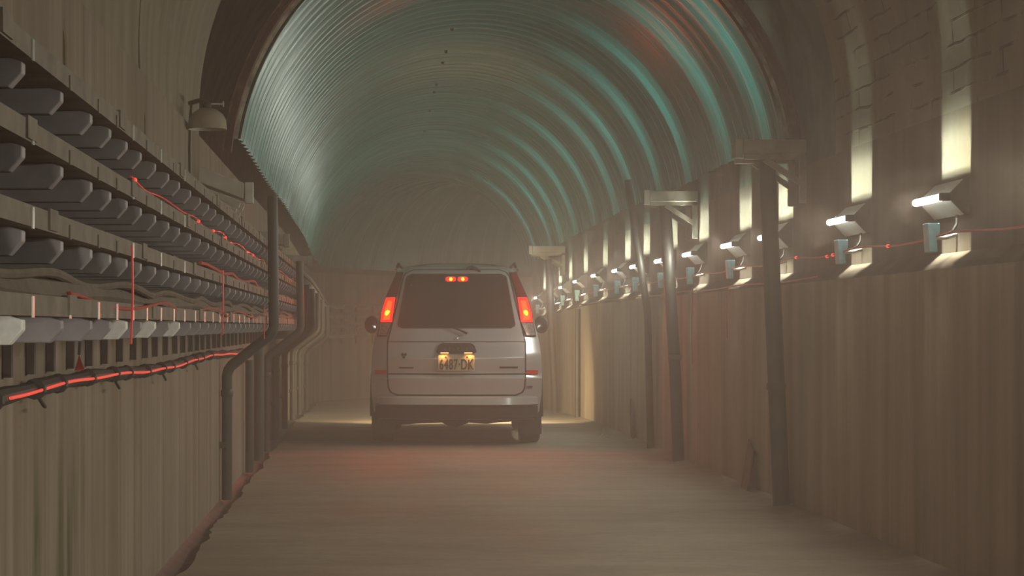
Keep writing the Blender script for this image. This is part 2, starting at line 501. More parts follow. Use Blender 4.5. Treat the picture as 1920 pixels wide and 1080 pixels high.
for x0, z0, x1, z1 in ((-0.87, 2.62, -1.13, 2.58), (-0.89, 2.47, -1.10, 2.50)):
    b = MB(); b.bar(Vector((x0,13.9,z0)) - rib.location, Vector((x1,14.0,z1)) - rib.location, 0.035, 0.035); b.build('strut', M['rust'], rib)

# ------------------------------------------------------------------ right wall lamps
def area(name, parent, loc, rot, sx, sy, w, spread, color=LAMP_COL):   # rectangle light
    l = bpy.data.lights.new(name, 'AREA'); l.shape = 'RECTANGLE'; l.size = sx; l.size_y = sy
    l.energy = w; l.color = color; l.spread = math.radians(spread)
    o = bpy.data.objects.new(name, l); COL.objects.link(o); o.parent = parent; o.location = loc; o.rotation_euler = rot
    return o

def make_lamp():
    """origin on the upper wall at lamp height; local -x points into the tunnel, y along it"""
    root = empty('wall_lamp', (0,0,0))
    L = 0.27
    m = MB()                                                    # wedge reflector, apex to the tunnel
    for sg in (1, -1):
        m.prism([(-0.105, 0.012*sg), (-0.030, 0.085*sg), (-0.028, 0.081*sg), (-0.103, 0.006*sg)], -L, L)
    m.box(-0.030, -0.004, -0.02, 0.02, -0.03, 0.03)
    m.build('reflector', M['white'], root, smooth=0)
    for y in (-L, L):
        m = MB(); m.prism([(-0.105, 0.014), (-0.105, -0.014), (-0.03, -0.09), (-0.012, -0.09), (-0.012, 0.09), (-0.03, 0.09)], y-0.004, y+0.004)
        m.build('end_cap', M['endcap'], root, smooth=0)
    m = MB(); m.lathe([(0.004,-0.245),(0.017,-0.24),(0.019,-0.22),(0.019,0.22),(0.017,0.24),(0.004,0.245)], 'y', 16, (-0.135,0,-0.004)); m.build('tube', M['tube'], root)
    for y in (-0.262, 0.262):
        m = MB(); m.box(-0.150, -0.10, y-0.016, y+0.016, -0.022, 0.016); m.build('socket', M['endcap'], root, bevel=0.004)
    m = MB(); m.tube([(-0.05,-0.2,-0.085), (-0.055,-0.21,-0.13), (-0.075,-0.22,-0.16), (-0.10,-0.22,-0.175)], 0.007, 8); m.build('power_cable', M['black'], root)
    # the lamp's own light: a sheet up the wall, a fan over the vault, some down and some across
    area('lamp_light', root, (-0.055, 0, 0.10), (PI, math.radians(19), 0), 0.07, 0.50, UP_W*0.75, 20, UP_COL)
    area('lamp_light', root, (-0.055, 0, 0.10), (PI, math.radians(4), 0), 0.07, 0.50, UP_W*0.05, 10, UP_COL)
    area('lamp_light', root, (-0.045, 0, 0.095), (PI, math.radians(40), 0), 0.04, 0.50, UP_W*0.11, 34, UP_COL)
    area('lamp_light', root, (-0.070, 0, 0.10), (PI, math.radians(-16), 0), 0.06, 0.42, FAN_W, 34)
    area('lamp_light', root, (-0.060, 0, -0.10), (0, math.radians(-18), 0), 0.06, 0.50, DOWN_W, 24)
    area('lamp_light', root, (-0.065, 0, -0.10), (0, math.radians(-3), 0), 0.06, 0.46, DOWN_W*0.3, 16)
    area('lamp_light', root, (-0.150, 0, -0.10), (0, math.radians(-4), 0), 0.03, 0.46, DOWN_W*0.06, 12)
    area('lamp_light', root, (-0.160, 0, -0.01), (0, math.radians(60), 0), 0.03, 0.48, SIDE_W, 125)
    area('lamp_light', root, (-0.162, 0, 0.0), (0, math.radians(84), 0), 0.03, 0.48, SIDE_W*1.75, 176)
    return root

LAMPS = [10.34, 12.32, 14.55, 16.1, 18.1, 19.9, 21.8, 23.4, 25.6, 27.9, 30.0, 31.6, 34.4]
OFF = [8.4, 6.4, 4.4, 2.4]
lamp0 = make_lamp()
def make_clip():
    root = empty('cable_clip', (0,0,0))
    m = MB()
    m.add([(-0.145,-0.05,0.065),(-0.085,-0.05,0.065),(-0.085,-0.05,0.02),(-0.10,-0.05,-0.02),(-0.095,-0.05,-0.075),(-0.135,-0.05,-0.075),
           (-0.145,0.05,0.065),(-0.085,0.05,0.065),(-0.085,0.05,0.02),(-0.10,0.05,-0.02),(-0.095,0.05,-0.075),(-0.135,0.05,-0.075)],
          [(0,1,2,3,4,5),(11,10,9,8,7,6)] + [(i,i+6,(i+1)%6+6,(i+1)%6) for i in range(6)])
    m.build('holder', M['blue'], root, smooth=0, bevel=0.004)
    m = MB(); m.tube([(-0.10,-0.02,-0.005),(-0.05,-0.03,-0.002),(0.0,-0.04,0.012)], 0.012, 8); m.build('support_arm', M['white'], root, label='white support arm into the wall')
    return root
clip0 = make_clip()
for i, s in enumerate(LAMPS + OFF):
    o = lamp0 if i == 0 else copy_tree(lamp0)
    o.location = W(XU, s, 1.785); o.rotation_euler.z = heading(s)
    c = clip0 if i == 0 else copy_tree(clip0)
    c.location = W(XU, s+0.02, 1.605); c.rotation_euler.z = heading(s)
    if i < len(LAMPS):
        tag(o, ('nearest and largest lit tube lamp on the right wall' if i == 0 else ORD[i] + ' lit tube lamp of the row on the right wall, counting from the near end'), 'lamp', 'tube lamps along the right wall')
        tag(c, ('pale blue cable holder under the ' + ORD[i] + ' tube lamp on the right wall'), 'cable holder', 'blue cable holders under the lamps')
    else:
        tag(o, 'lit tube lamp on the right wall nearer than the row in sight', 'lamp', 'tube lamps outside the frame')
        tag(c, 'pale blue cable holder under a lamp nearer than the row in sight', 'cable holder', 'blue cable holders outside the frame')

# cables along the right wall
def cable(name, pts, r, mat, label, cat='cable', n=8, group=None):
    m = MB(); m.tube(pts, r, n)
    return tag(m.build(name, mat, base=Vector(pts[0])), label, cat, group)
random.seed(7)
pts = [W(XU-0.105 + 0.006*math.sin(s*5), s, 1.60 + 0.012*math.sin(s*3.3)) for s in srange(5.5, 35.5, 0.25)]
rc = cable('lamp_cable', pts, 0.006, M['dimred'], 'thin red cable strung through the blue holders on the right wall')
def beads(parent, spots, r=0.010):
    for p in spots:
        m = MB(); m.lathe([(0.002,-r*1.6),(r,-r*0.6),(r,r*0.6),(0.002,r*1.6)], 'y', 10, p - parent.location); m.build('red_bead', M['reddot'], parent, label='small bright red bead')
beads(rc, [W(XU-0.105 + 0.006*math.sin(s*5), s, 1.60 + 0.012*math.sin(s*3.3)) for s in (11.25, 12.6, 12.78, 13.65)])
pts = [W(XR-0.008 + 0.003*math.sin(s*2), s, 1.468 + 0.006*math.sin(s*2.1)) for s in srange(13.0, 35.5, 0.25)]
cable('ledge_cable', pts, 0.005, M['dimred'], 'thin red cable along the ledge edge of the right wall')
for s, z0, z1, lab in ((16.25, 1.46, 1.08, 'thin red cable hanging down the right wall between the near posts'),
                       (18.0, 1.46, 0.85, 'thin red cable hanging just behind the second post on the right wall'),
                       (19.45, 1.46, 0.95, 'thin red cable hanging beside the leaning bar on the right wall')):
    cable('hanging_cable', [W(XR-0.012, s, z0), W(XR-0.015, s+0.01, (z0+z1)/2), W(XR-0.012, s, z1)], 0.005, M['dimred'], lab)

# posts on the right
def post(name, pts, r, label, mat='pipe', cat='pipe', group=None):
    root = empty(name, pts[0]); m = MB()
    m.tube([Vector(p) - Vector(pts[0]) for p in pts], r, 14); m.build('pipe', M[mat], root)
    return tag(root, label, cat, group), root
def collar(root, p, r, h=0.05, mat='pipe'):
    m = MB(); m.lathe([(r, -h/2), (r*1.12, -h/2+0.01), (r*1.12, h/2-0.01), (r, h/2)], n=14, at=Vector(p) - root.location); m.build('collar', M[mat], root)
_, r1 = post('support_post', [W(2.685,13.85,0.0), W(2.655,13.87,0.8), W(2.60,13.9,2.24)], 0.056, 'near grey steel post standing under the right hand bracket')
collar(r1, W(2.655,13.87,0.78), 0.058)
_, r2 = post('support_post', [W(2.68,18.4,0.0), W(2.65,18.42,0.8), W(2.575,18.5,2.24)], 0.052, 'second grey steel post on the right under the pale bracket')
collar(r2, W(2.65,18.42,0.9), 0.054)
post('leaning_bar', [W(2.69,20.3,0.0), W(2.66,20.3,1.3), W(2.46,20.2,2.56)], 0.035, 'thin bar leaning inward between the pale bracket and the van')
post('support_post', [W(2.67,30.4,0.0), W(2.62,30.4,1.1), W(2.58,30.5,2.2)], 0.05, 'far grey post under the last bracket beside the van')
post('wall_pipe', [W(2.71,27.6,0.0), W(2.71,27.6,1.42)], 0.035, 'narrow dark joint down the right wall near the van')  # dark joint in the wall, modelled as a thin tube

# brackets: box beam on two triangular frames
def bracket(name, side, s, xw, xi, ztop, tilt, label, mat):
    """side 1 = right wall; beam from the wall at xw to its inner end at xi"""
    root = empty(name, W(xw, s, ztop - 0.4)); o = root.location
    def P(x, y, z): return W(x, s+y, z) - o
    zi = ztop - tilt
    m = MB(); h = 0.095
    m.add([P(xw,0,ztop-h), P(xi,0,zi-h), P(xi,0.45,zi-h), P(xw,0.45,ztop-h), P(xw,0,ztop), P(xi,0,zi), P(xi,0.45,zi), P(xw,0.45,ztop)],
          [(0,1,2,3),(4,7,6,5),(0,4,5,1),(1,5,6,2),(2,6,7,3),(3,7,4,0)])
    m.build('box_beam', M[mat], root, bevel=0.006)
    d = 0.05 if side > 0 else -0.05
    m = MB(); m.bar(P(xi-d*0.55,0.02,zi+0.005), P(xi-d*0.55,0.02,zi-h-0.025), 0.05, 0.05); m.build('end_block', M[mat], root, bevel=0.004)
    for y in (0.03, 0.40):
        if side > 0:
            m = MB(); m.bar(P(xw,y,ztop-h-0.016), P(xi+0.01,y,zi-h-0.016), 0.04, 0.03); m.build('rail', M[mat], root)
            m = MB(); m.bar(P(xw-0.022,y,ztop-h-0.005), P(xw-0.022,y,ztop-0.41), 0.042, 0.04); m.build('upright', M[mat], root)
            m = MB(); m.bar(P(xi+0.14,y,ztop-h-0.03), P(xw-0.03,y,ztop-0.28), 0.035, 0.035); m.build('brace', M[mat], root)
        else:
            m = MB(); m.bar(P(xw,y,ztop-h-0.03), P(xi-0.03,y,zi-h-0.035), 0.04, 0.03); m.build('rail', M[mat], root)
            m = MB(); m.bar(P(xw+0.02,y,ztop-h-0.02), P(xw+0.02,y,ztop-h-0.15), 0.035, 0.035); m.build('upright', M[mat], root)
            m = MB(); m.bar(P(xw+0.02,y,ztop-h-0.145), P(xi-0.05,y,zi-h-0.07), 0.035, 0.03); m.build('brace', M[mat], root)
    tag(root, label, 'bracket', 'wall brackets')
bracket('wall_bracket', 1, 13.75, 2.83, 2.42, 2.375, 0.0, 'nearest dusty box bracket on the right wall above the near post', 'timber')
bracket('wall_bracket', 1, 18.3, 2.83, 2.42, 2.335, 0.0, 'pale lit box bracket on the right wall, the second one along', 'timber')
bracket('wall_bracket', 1, 30.6, 2.83, 2.36, 2.40, 0.0, 'far dim box bracket on the right wall close above the van', 'timber')
bracket('wall_bracket', -1, 12.6, XL-0.02, -0.73, 2.124, 0.107, 'tilted pale box bracket on the left wall below the dome lamp', 'liftedsteel')
bracket('wall_bracket', -1, 19.2, XL, -0.76, 2.03, 0.03, 'dim box bracket on the left wall behind the first bent pipe', 'timber')
bracket('wall_bracket', -1, 24.6, XL, -0.70, 2.00, 0.02, 'far small box bracket on the left wall behind the second bent pipe', 'timber')

# ------------------------------------------------------------------ left wall: trays, brackets
TIERS = [1.742, 1.57, 1.398, 1.216]      # middle of each tray lip
XE = -0.70
arm_o = [(XL+0.05, 0.0), (XE-0.03, 0.0), (XE-0.005, -0.008), (XE-0.005, -0.030), (XE-0.032, -0.060), (XL+0.05, -0.060)]
def arm_mesh(k):
    m = MB(); m.prism([(x - XL, z + TIERS[k] - 0.024) for x, z in arm_o], -0.022, 0.022); return m
def make_bracket(white=False):
    root = empty('cable_bracket', (0,0,0))
    m = MB(); m.box(0.004, 0.026, -0.018, 0.018, 1.03, 1.70); m.build('post', M['post'], root, smooth=0)
    for k in range(4):
        wh = white and k == 3
        arm_mesh(k).build('arm', M['whiteplate'] if wh else M['zinc'], root, smooth=0, bevel=0.003, label='white painted arm' if wh else None)
    for k in range(4):
        m = MB(); x = XE - XL
        br = (k == 3) or white
        m.box(x+0.0125, x+0.0155, -0.011, 0.011, TIERS[k]-0.028, TIERS[k]+(0.016 if br else 0.006)); m.build('clip', M['brightclip' if br else 'rail'], root, smooth=0)
    return root
br_n = make_bracket(); br_w = make_bracket(True)
stations = [3.9, 4.37, 4.92, 5.44, 5.84, 6.24, 6.63, 7.08]; s = 7.55; random.seed(21)
while s < S1 - 0.3: stations.append(s); s += 0.47 + random.uniform(-0.05, 0.06)
s = S1 + 0.05
while s < S1 + BEND - 0.6: stations.append(s); s += 0.29
used = {True: False, False: False}
for i, s in enumerate(stations):
    wht = i in (1, 5, 7, 9)
    src = br_w if wht else br_n
    o = copy_tree(src) if used[wht] else src
    used[wht] = True
    o.location = W(XL, s, 0.0); o.rotation_euler.z = heading(s)
    k = i
    if wht:
        lab = 'cable bracket on the left wall whose lowest arm is white, ' + {1: 'largest at the left edge', 5: 'second of the white ones', 7: 'third of the white ones', 9: 'farthest white one'}[i]
    elif s < 14: lab = ('nearest' if k == 0 else ORD[min(k, 19)] if k < 20 else ORD[19]) + ' grey cable bracket on the left wall, counting from the near end'
    else: lab = None
    g = 'cable brackets on the left wall'
    if k >= 20 or lab is None:
        if s < 14.4: lab = 'grey cable bracket on the left wall just before the first bent pipe'; g = 'brackets before the first bent pipe'
        elif s < 20: lab = 'grey cable bracket on the left wall between the two nearest bent pipes'; g = 'brackets between the bent pipes'
        elif s < S1: lab = 'tiny grey cable bracket far along the left wall past the second bent pipe'; g = 'brackets past the second bent pipe'
        else: lab = 'tiny grey cable bracket on the far wall left of the van'; g = 'brackets on the far wall'
    tag(o, lab, 'bracket', g)

TSTEP = srange(2.6, S1+BEND-0.4, 0.5, 0.15)
names = ['topmost', 'second highest', 'third highest', 'lowest']
random.seed(11)
for k, z in enumerate(TIERS):
    root = empty('cable_tray', W(XE, 3.0, z - 0.024)); o = root.location
    tag(root, names[k] + ' of the four long dusty cable trays on the left wall', 'cable tray', 'cable trays on the left wall')
    m = MB(); m.sweep([(XE-0.004, z-0.024), (XE+0.012, z-0.024), (XE+0.012, z+0.020), (XE-0.004, z+0.020)], TSTEP)
    m.v = [Vector(v) - o for v in m.v]; m.build('lip', M['rail'], root, smooth=0)
    m = MB(); m.sweep([(XL+0.06, z-0.0235), (XE-0.004, z-0.0235), (XE-0.004, z-0.019), (XL+0.06, z-0.019)], TSTEP)
    m.v = [Vector(v) - o for v in m.v]; m.build('tray_floor', M['rail'], root, smooth=0)
    for j in range(9):
        s = 4.05 + j*1.9 + k*0.3
        m = MB(); p = W(XE, s, z) - o
        m.box(p.x-0.002, p.x+0.017, p.y-0.06, p.y+0.06, p.z-0.02, p.z+0.026); m.build('joint_plate', M['rail'], root, smooth=0)

# cables lying in the trays and tied along their lips
def tray_cable(k, x, dz, s0, s1, r, mat, label, amp=0.006, fr=2.3, ph=0.0, name='cable'):
    pts = [W(x + amp*math.sin(s*fr+ph), s, TIERS[k] + dz + amp*0.8*math.sin(s*fr*1.37+ph)) for s in srange(s0, s1, 0.14, 0.12)]
    cable(name, pts, r, M[mat], label)
tray_cable(3, XE-0.055, 0.030, 3.2, 36, 0.046, 'cable', 'thick brown cable bulging out of the lowest tray on the left', 0.008, 1.7, name='power_cable')
tray_cable(3, XE-0.02, 0.066, 3.2, 24, 0.012, 'cable', 'thin dark cable wandering on top of the bundle in the lowest tray', 0.012, 3.1)
tray_cable(3, XE+0.016, 0.018, 5.0, 13.5, 0.0045, 'dimred', 'thin red cable drooping over the lip of the lowest tray', 0.018, 2.1)
tray_cable(2, XE-0.05, 0.02, 8.0, 36, 0.030, 'cable', 'brown cable lying in the third highest tray on the left', 0.008, 2.0, name='power_cable')
tray_cable(1, XE-0.04, 0.02, 5.0, 36, 0.026, 'cable', 'brown cable lying in the second highest tray on the left', 0.008, 1.5, name='power_cable')
tray_cable(1, XE+0.002, 0.034, 6.2, 21, 0.0029, 'redline', 'thin bright red cable snaking along the lip of the second tray', 0.010, 3.3)
beads(bpy.data.objects['cable.002'], [W(XE+0.002+0.010*math.sin(s*3.3), s, TIERS[1]+0.034+0.008*math.sin(s*3.3*1.37)) for s in (6.3, 8.9, 9.6, 10.4, 11.0, 12.2, 12.4, 13.1, 15.2)], 0.007)
tray_cable(0, XE-0.05, 0.004, 4.0, 36, 0.020, 'cable', 'dark cable lying in the topmost tray on the left', 0.006, 1.8, name='power_cable')
tray_cable(2, XE+0.003, 0.034, 9.0, 14, 0.008, 'dimred', 'short dull red cable on the lip of the third highest tray', 0.012, 2.6)
# thin red lines hanging in front of the trays
for (sx, sy, z0, z1, lab) in ((-0.67, 6.06, 1.40, 1.12, 'nearest thin red string hanging straight down in front of the trays'),
                              (-0.67, 9.85, 1.43, 1.13, 'second thin red string hanging straight down in front of the trays'),
                              (-0.67, 13.8, 1.30, 1.09, 'thin slanted red string hanging beside the first bent pipe')):
    cable('red_string', [W(sx, sy, z0), W(sx+0.002, sy, (z0+z1)/2), W(sx, sy-0.03, z1)], 0.0034, M['redline'], lab, 'string')

# black hose with a red cable tied to it on the lower left wall
root = empty('black_hose', W(XL+0.04, 5.3, 0.985))
tag(root, 'black hose with a bright red cable tied along it on the left wall', 'hose')
def HZ(s): return 0.985 + 0.010*math.sin(s*1.1)
m = MB(); m.tube([W(XL+0.032, s, HZ(s)) - root.location for s in srange(5.3, 16.6, 0.2)], [0.024 + 0.004*math.sin(i*1.3) for i in range(len(srange(5.3,16.6,0.2)))], 10); m.build('hose', M['black'], root)
m = MB(); m.tube([W(XL+0.062, s, HZ(s)-0.001 + 0.003*math.sin(s*4)) - root.location for s in srange(5.6, 16.2, 0.15)], 0.0048, 8); m.build('red_cable', M['redcable'], root, label='thin bright red cable')
for i in range(13):
    s = 5.45 + i*0.62 + 0.1*math.sin(i*2.1)
    p = W(XL+0.04, s, HZ(s)) - root.location
    m = MB(); m.tube([p + Vector((0,-0.02,0)), p + Vector((0,0.02,0))], 0.031, 10); m.build('tie', M['black'], root)
    if i % 3 == 1:
        m = MB(); m.tube([p + Vector((0.01,0,-0.025)), p + Vector((0.02,0.03,-0.05)), p + Vector((0.015,0.09,-0.055))], 0.006, 6); m.build('tie', M['black'], root)

# ------------------------------------------------------------------ left wall pipes
def bent(s, label, r=0.05, top=1.86, zl=0.89, zu=1.13, xu=-0.63, grp='bent pipes on the left wall'):
    root = empty('bent_pipe', W(XL+0.05, s, 0.0)); o = root.location
    x0 = XL + 0.012 + r
    P = lambda x, z: W(x, s, z + 0.0) - o
    m = MB(); m.tube([P(x0, 0), P(x0, zl-0.05), P(x0+0.01, zl-0.015), P(x0+0.03, zl+0.015), P(xu-0.04, zu-0.03), P(xu-0.012, zu), P(xu, zu+0.04), P(xu-0.01, top)], r, 14)
    m.build('pipe', M['pipe'], root)
    collar(root, W(x0, s, 0.72), r*1.05); 
    m = MB(); m.box(x0-r-0.012-(XL+0.05), x0-(XL+0.05), -r*1.3, r*1.3, 0.35, 0.39); m.build('wall_clamp', M['post'], root)
    return tag(root, label, 'pipe', grp)
bent(14.4, 'nearest grey pipe bending out round the cable trays on the left', 0.036, 2.05, xu=-0.635)
bent(20.0, 'second grey pipe bending round the trays on the left', 0.036, 1.78)
bent(22.0, 'third grey pipe bending round the trays on the left', 0.036, 1.6)
bent(24.4, 'fourth grey pipe bending round the trays on the left', 0.036, 1.6)
bent(26.9, 'fifth grey pipe bending round the trays on the left', 0.036, 1.6)
bent(29.6, 'sixth grey pipe bending round the trays on the left', 0.036, 1.6)
bent(33.0, 'farthest grey pipe bending round the trays near the far corner', 0.04, 1.6)
post('wall_pipe', [W(XL+0.05, 17.1, 0.0), W(XL+0.05, 17.1, 0.90)], 0.034, 'short dark pipe stub on the left wall between the bent pipes')
post('wall_pipe', [W(XL+0.05, 18.6, 0.0), W(XL+0.05, 18.6, 1.02)], 0.045, 'broad grey pipe up the left wall beside the second bent pipe')

# dome lamp on the left wall
root = empty('dome_lamp', W(-0.885, 11.75, 2.29)); o = root.location
tag(root, 'unlit beige enamel dome lamp on a short arm high on the left wall', 'lamp')
m = MB(); m.lathe([(0.012,0.085),(0.05,0.075),(0.085,0.05),(0.104,0.015),(0.108,-0.035),(0.103,-0.035),(0.098,0.012),(0.03,0.06),(0.01,0.06)], n=28); m.build('shade', M['enamel'], root)
m = MB(); m.lathe([(0.010,0.07),(0.022,0.08),(0.022,0.115),(0.012,0.12)], n=14); m.build('lamp_holder', M['black'], root)
m = MB(); m.lathe([(0.004,-0.005),(0.03,0.0),(0.034,0.025),(0.02,0.06)], n=14); m.build('bulb', M['white'], root)
m = MB(); m.tube([W(XL, 11.95, 2.42)-o, W(XL+0.06, 11.9, 2.43)-o, W(-0.89, 11.76, 2.405)-o], 0.013, 8); m.build('arm', M['post'], root)
m = MB(); m.box(0.085, 0.092, -0.01, 0.01, 0.09, 0.12); m.tube([(0,0,0.105), (0.088,0,0.105)], 0.006, 6); m.build('bracket', M['brightclip'], root)
pts = [W(XL+0.012, 11.95, 2.43), W(XL+0.012, 11.85, 2.33), W(XL+0.012, 11.80, 2.15), W(XL+0.012, 11.85, 1.78)]
cable('lamp_wire', pts, 0.007, M['black'], 'dark wire running down the left wall from the dome lamp')
# small red tag hanging under the lowest tray
root = empty('warning_tag', W(XL+0.09, 6.72, 1.03)); tag(root, 'small dull red rag tied under the lowest tray at left', 'rag')
m = MB(); m.add([(0,0,0.05),(0.012,-0.02,0.02),(0.03,-0.03,-0.02),(-0.02,-0.02,-0.03),(-0.012,0.01,0.01),(0.005,0.02,0.0),(0.02,0.015,-0.03)], [(0,1,2,3,4),(0,5,6,2,1),(0,4,3,6,5),(2,6,3)]); m.v = [(v[0]*0.65, v[1]*0.65, v[2]*0.65+0.02) for v in m.v]; m.build('cloth', M['rag'], root)
m = MB(); m.tube([(0,0,0.05),(0.005,0,0.12)], 0.005, 6); m.build('string', M['black'], root)

# torn board and debris at the foot of the right wall
root = empty('wooden_stake', W(2.66, 15.1, 0.0)); tag(root, 'small wooden board leaning at the foot of the right wall by the near post', 'board')
m = MB(); m.add([(0.0,-0.1,0.0),(0.02,0.25,0.0),(0.07,0.22,0.36),(0.075,0.05,0.28),(0.05,-0.06,0.30)], [(0,1,2,3,4)]); m.add([(v[0]+0.014, v[1], v[2]) for v in [(0.0,-0.1,0.0),(0.02,0.25,0.0),(0.07,0.22,0.36),(0.075,0.05,0.28),(0.05,-0.06,0.30)]], [(4,3,2,1,0)])
m.add(m.v[:10], [(i, (i+1)%5, (i+1)%5+5, i+5) for i in range(5)]); m.build('board', M['cable'], root, smooth=0)
root = empty('torn_sheet', W(2.72, 22.0, 0.0)); tag(root, 'torn dark sheet standing against the foot of the right wall near the van', 'sheet')
m = MB(); a = [(0.0,-0.25,0.0),(0.02,0.15,0.0),(0.02,0.2,0.42),(-0.01,0.02,0.34),(-0.02,-0.1,0.22)]
m.add(a + [(v[0]-0.012, v[1], v[2]) for v in a], [(0,1,2,3,4),(9,8,7,6,5)] + [(i,(i+1)%5,(i+1)%5+5,i+5) for i in range(5)]); m.build('sheet', M['stain'], root, smooth=0)
cable('wire_scrap', [W(2.42,22.3,0.008), W(2.46,22.25,0.05), W(2.44,22.2,0.10), W(2.50,22.3,0.02), W(2.56,22.4,0.008)], 0.006, M['white'], 'scrap of pale wire on the road at the right wall near the van', 'wire')

# ------------------------------------------------------------------ the van
VM = dict(
    paint=plain('silver van paint', (0.66,0.62,0.62), 0.24, 0.25, 0.05, 3, coat=0.6, bump=0.0),
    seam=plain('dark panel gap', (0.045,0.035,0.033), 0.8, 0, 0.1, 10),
    trim=plain('black van plastic', (0.035,0.03,0.03), 0.6, 0, 0.2, 20),
    glass=plain('dark rear glass', (0.020,0.018,0.018), 0.06, 0, 0.1, 3, spec=0.6, bump=0.0),
    tyre=plain('tyre rubber', (0.025,0.022,0.02), 0.85, 0, 0.3, 25),
    rim=plain('wheel alloy', (0.45,0.44,0.43), 0.35, 0.8, 0.1, 20),
    chrome=plain('chrome', (0.8,0.8,0.78), 0.12, 1.0, 0.05, 5, bump=0.0),
    lens=plain('unlit red lens', (0.22,0.012,0.010), 0.2, 0, 0.1, 20, coat=0.5),
    clear=plain('clear ribbed lens', (0.55,0.45,0.42), 0.15, 0.2, 0.5, 60, coat=0.5),
    lit=glow('lit red lens', (1.0,0.006,0.001), 2.6, (0.4,0.01,0.01)),
    core=glow('lit brake bulb', (1.0,0.50,0.02), 4.0, (0.4,0.1,0.01)),
    amber=glow('lit plate lamp', (1.0,0.42,0.10), 1.6, (0.6,0.4,0.2)),
    plate=plain('worn white number plate', (0.55,0.46,0.34), 0.5, 0, 0.12, 12),
    ink=plain('dark plate lettering', (0.05,0.045,0.035), 0.6, 0, 0.1, 20),
    dim=plain('dull grey lettering', (0.22,0.19,0.18), 0.5, 0, 0.1, 20),
    reflector=plain('red bumper reflector', (0.9,0.04,0.03), 0.2, 0, 0.1, 60, coat=0.8),
)
VD = 20.8
van = empty('van', W(0.862, VD, 0.0), -0.0412)
tag(van, 'silver van seen from behind with red brake lights lit, stopped in the road', 'van')

def lerp(tab, v):
    if v <= tab[0][0]: return tab[0][1]
    for (a, p), (b, q) in zip(tab, tab[1:]):
        if v <= b: return p + (q-p)*(v-a)/(b-a)
    return tab[-1][1]
HW = [(0.26,0.77),(0.34,0.815),(0.50,0.835),(0.72,0.84),(0.92,0.828),(1.04,0.808),(1.22,0.765),(1.44,0.70),(1.60,0.642),(1.68,0.605),(1.735,0.555),(1.765,0.49),(1.785,0.36),(1.795,0.18),(1.80,0.0)]
YR = [(0.25,0.10),(0.50,0.055),(0.66,0.02),(0.70,0.048),(0.73,0.045),(0.86,0.015),(0.98,0.05),(1.06,0.065),(1.70,0.235),(1.76,0.30),(1.80,0.42)]
def hw(z): return lerp(HW, z)
def S(x, z):
    u = abs(x)/max(hw(z), 0.05); u = min(u, 1.0)
    return lerp(YR, z) + 0.045*u*u + 0.10*u**6

ZR = [0.26,0.30,0.34,0.42,0.50,0.58,0.66,0.70,0.73,0.80,0.86,0.92,0.98,1.04,1.13,1.22,1.33,1.44,1.52,1.60,1.65,1.68,1.71,1.735,1.752,1.765,1.777,1.785,1.791,1.795]
ZTOP = [(0,1.80),(1.4,1.805),(2.3,1.78),(2.75,1.70),(3.45,1.06),(3.6,1.02),(4.1,0.93),(4.32,0.84),(4.42,0.66)]
TAPER = [(0,1),(3.2,1),(3.9,0.97),(4.25,0.90),(4.42,0.80)]
def section(y):
    zt = lerp(ZTOP, y); tp = lerp(TAPER, y); out = []
    for z in ZR + [1.80]:
        x = hw(z)
        if zt >= 1.0: zz = z if z < 1.0 else 1.0 + (z-1.0)*(zt-1.0)/0.8
        else:
            zc = min(z, 1.0); zz = zc if zc < 0.5 else 0.5 + (zc-0.5)*(zt-0.5)/0.5
            if z > 1.0: zz = zt + 0.03*(z-1.0)
        out.append((x*tp, y, zz))
    return out
secs = []
rear = [(hw(z), S(hw(z), z), z) for z in ZR] + [(0.0, S(0, 1.80), 1.80)]
secs.append(rear)
for y in (0.45, 0.7, 1.0, 1.5, 2.0, 2.4, 2.75, 3.0, 3.25, 3.45, 3.6, 3.85, 4.1, 4.25, 4.34, 4.42): secs.append(section(y))
bv, bf = [], []
nh = len(rear)
for sec in secs:
    bv += sec + [(-p[0], p[1], p[2]) for p in sec[:-1]][::-1]
NR = 2*nh - 1
for i in range(len(secs)-1):
    for k in range(NR):
        k2 = (k+1) % NR
        bf.append((i*NR+k, i*NR+k2, (i+1)*NR+k2, (i+1)*NR+k))
NX = 12                                     # rear face: rows between the right and the left edge
rows = []
for j in range(nh-1):
    L_, R_ = NR-1-j, j
    row = [R_]; z = ZR[j]; h = hw(z)
    for i in range(1, NX):
        x = h*(1 - 2*i/NX); row.append(len(bv)); bv.append((x, S(x, z), z))
    row.append(L_); rows.append(row)
for a, b in zip(rows, rows[1:]):
    for i in range(NX): bf.append((a[i], a[i+1], b[i+1], b[i]))
for i in range(NX): bf.append((rows[-1][i], rows[-1][i+1], nh-1))
bf.append(tuple((len(secs)-1)*NR + k for k in range(NR)))
m = MB(); m.add(bv, bf); m.build('body', VM['paint'], van, smooth=40)

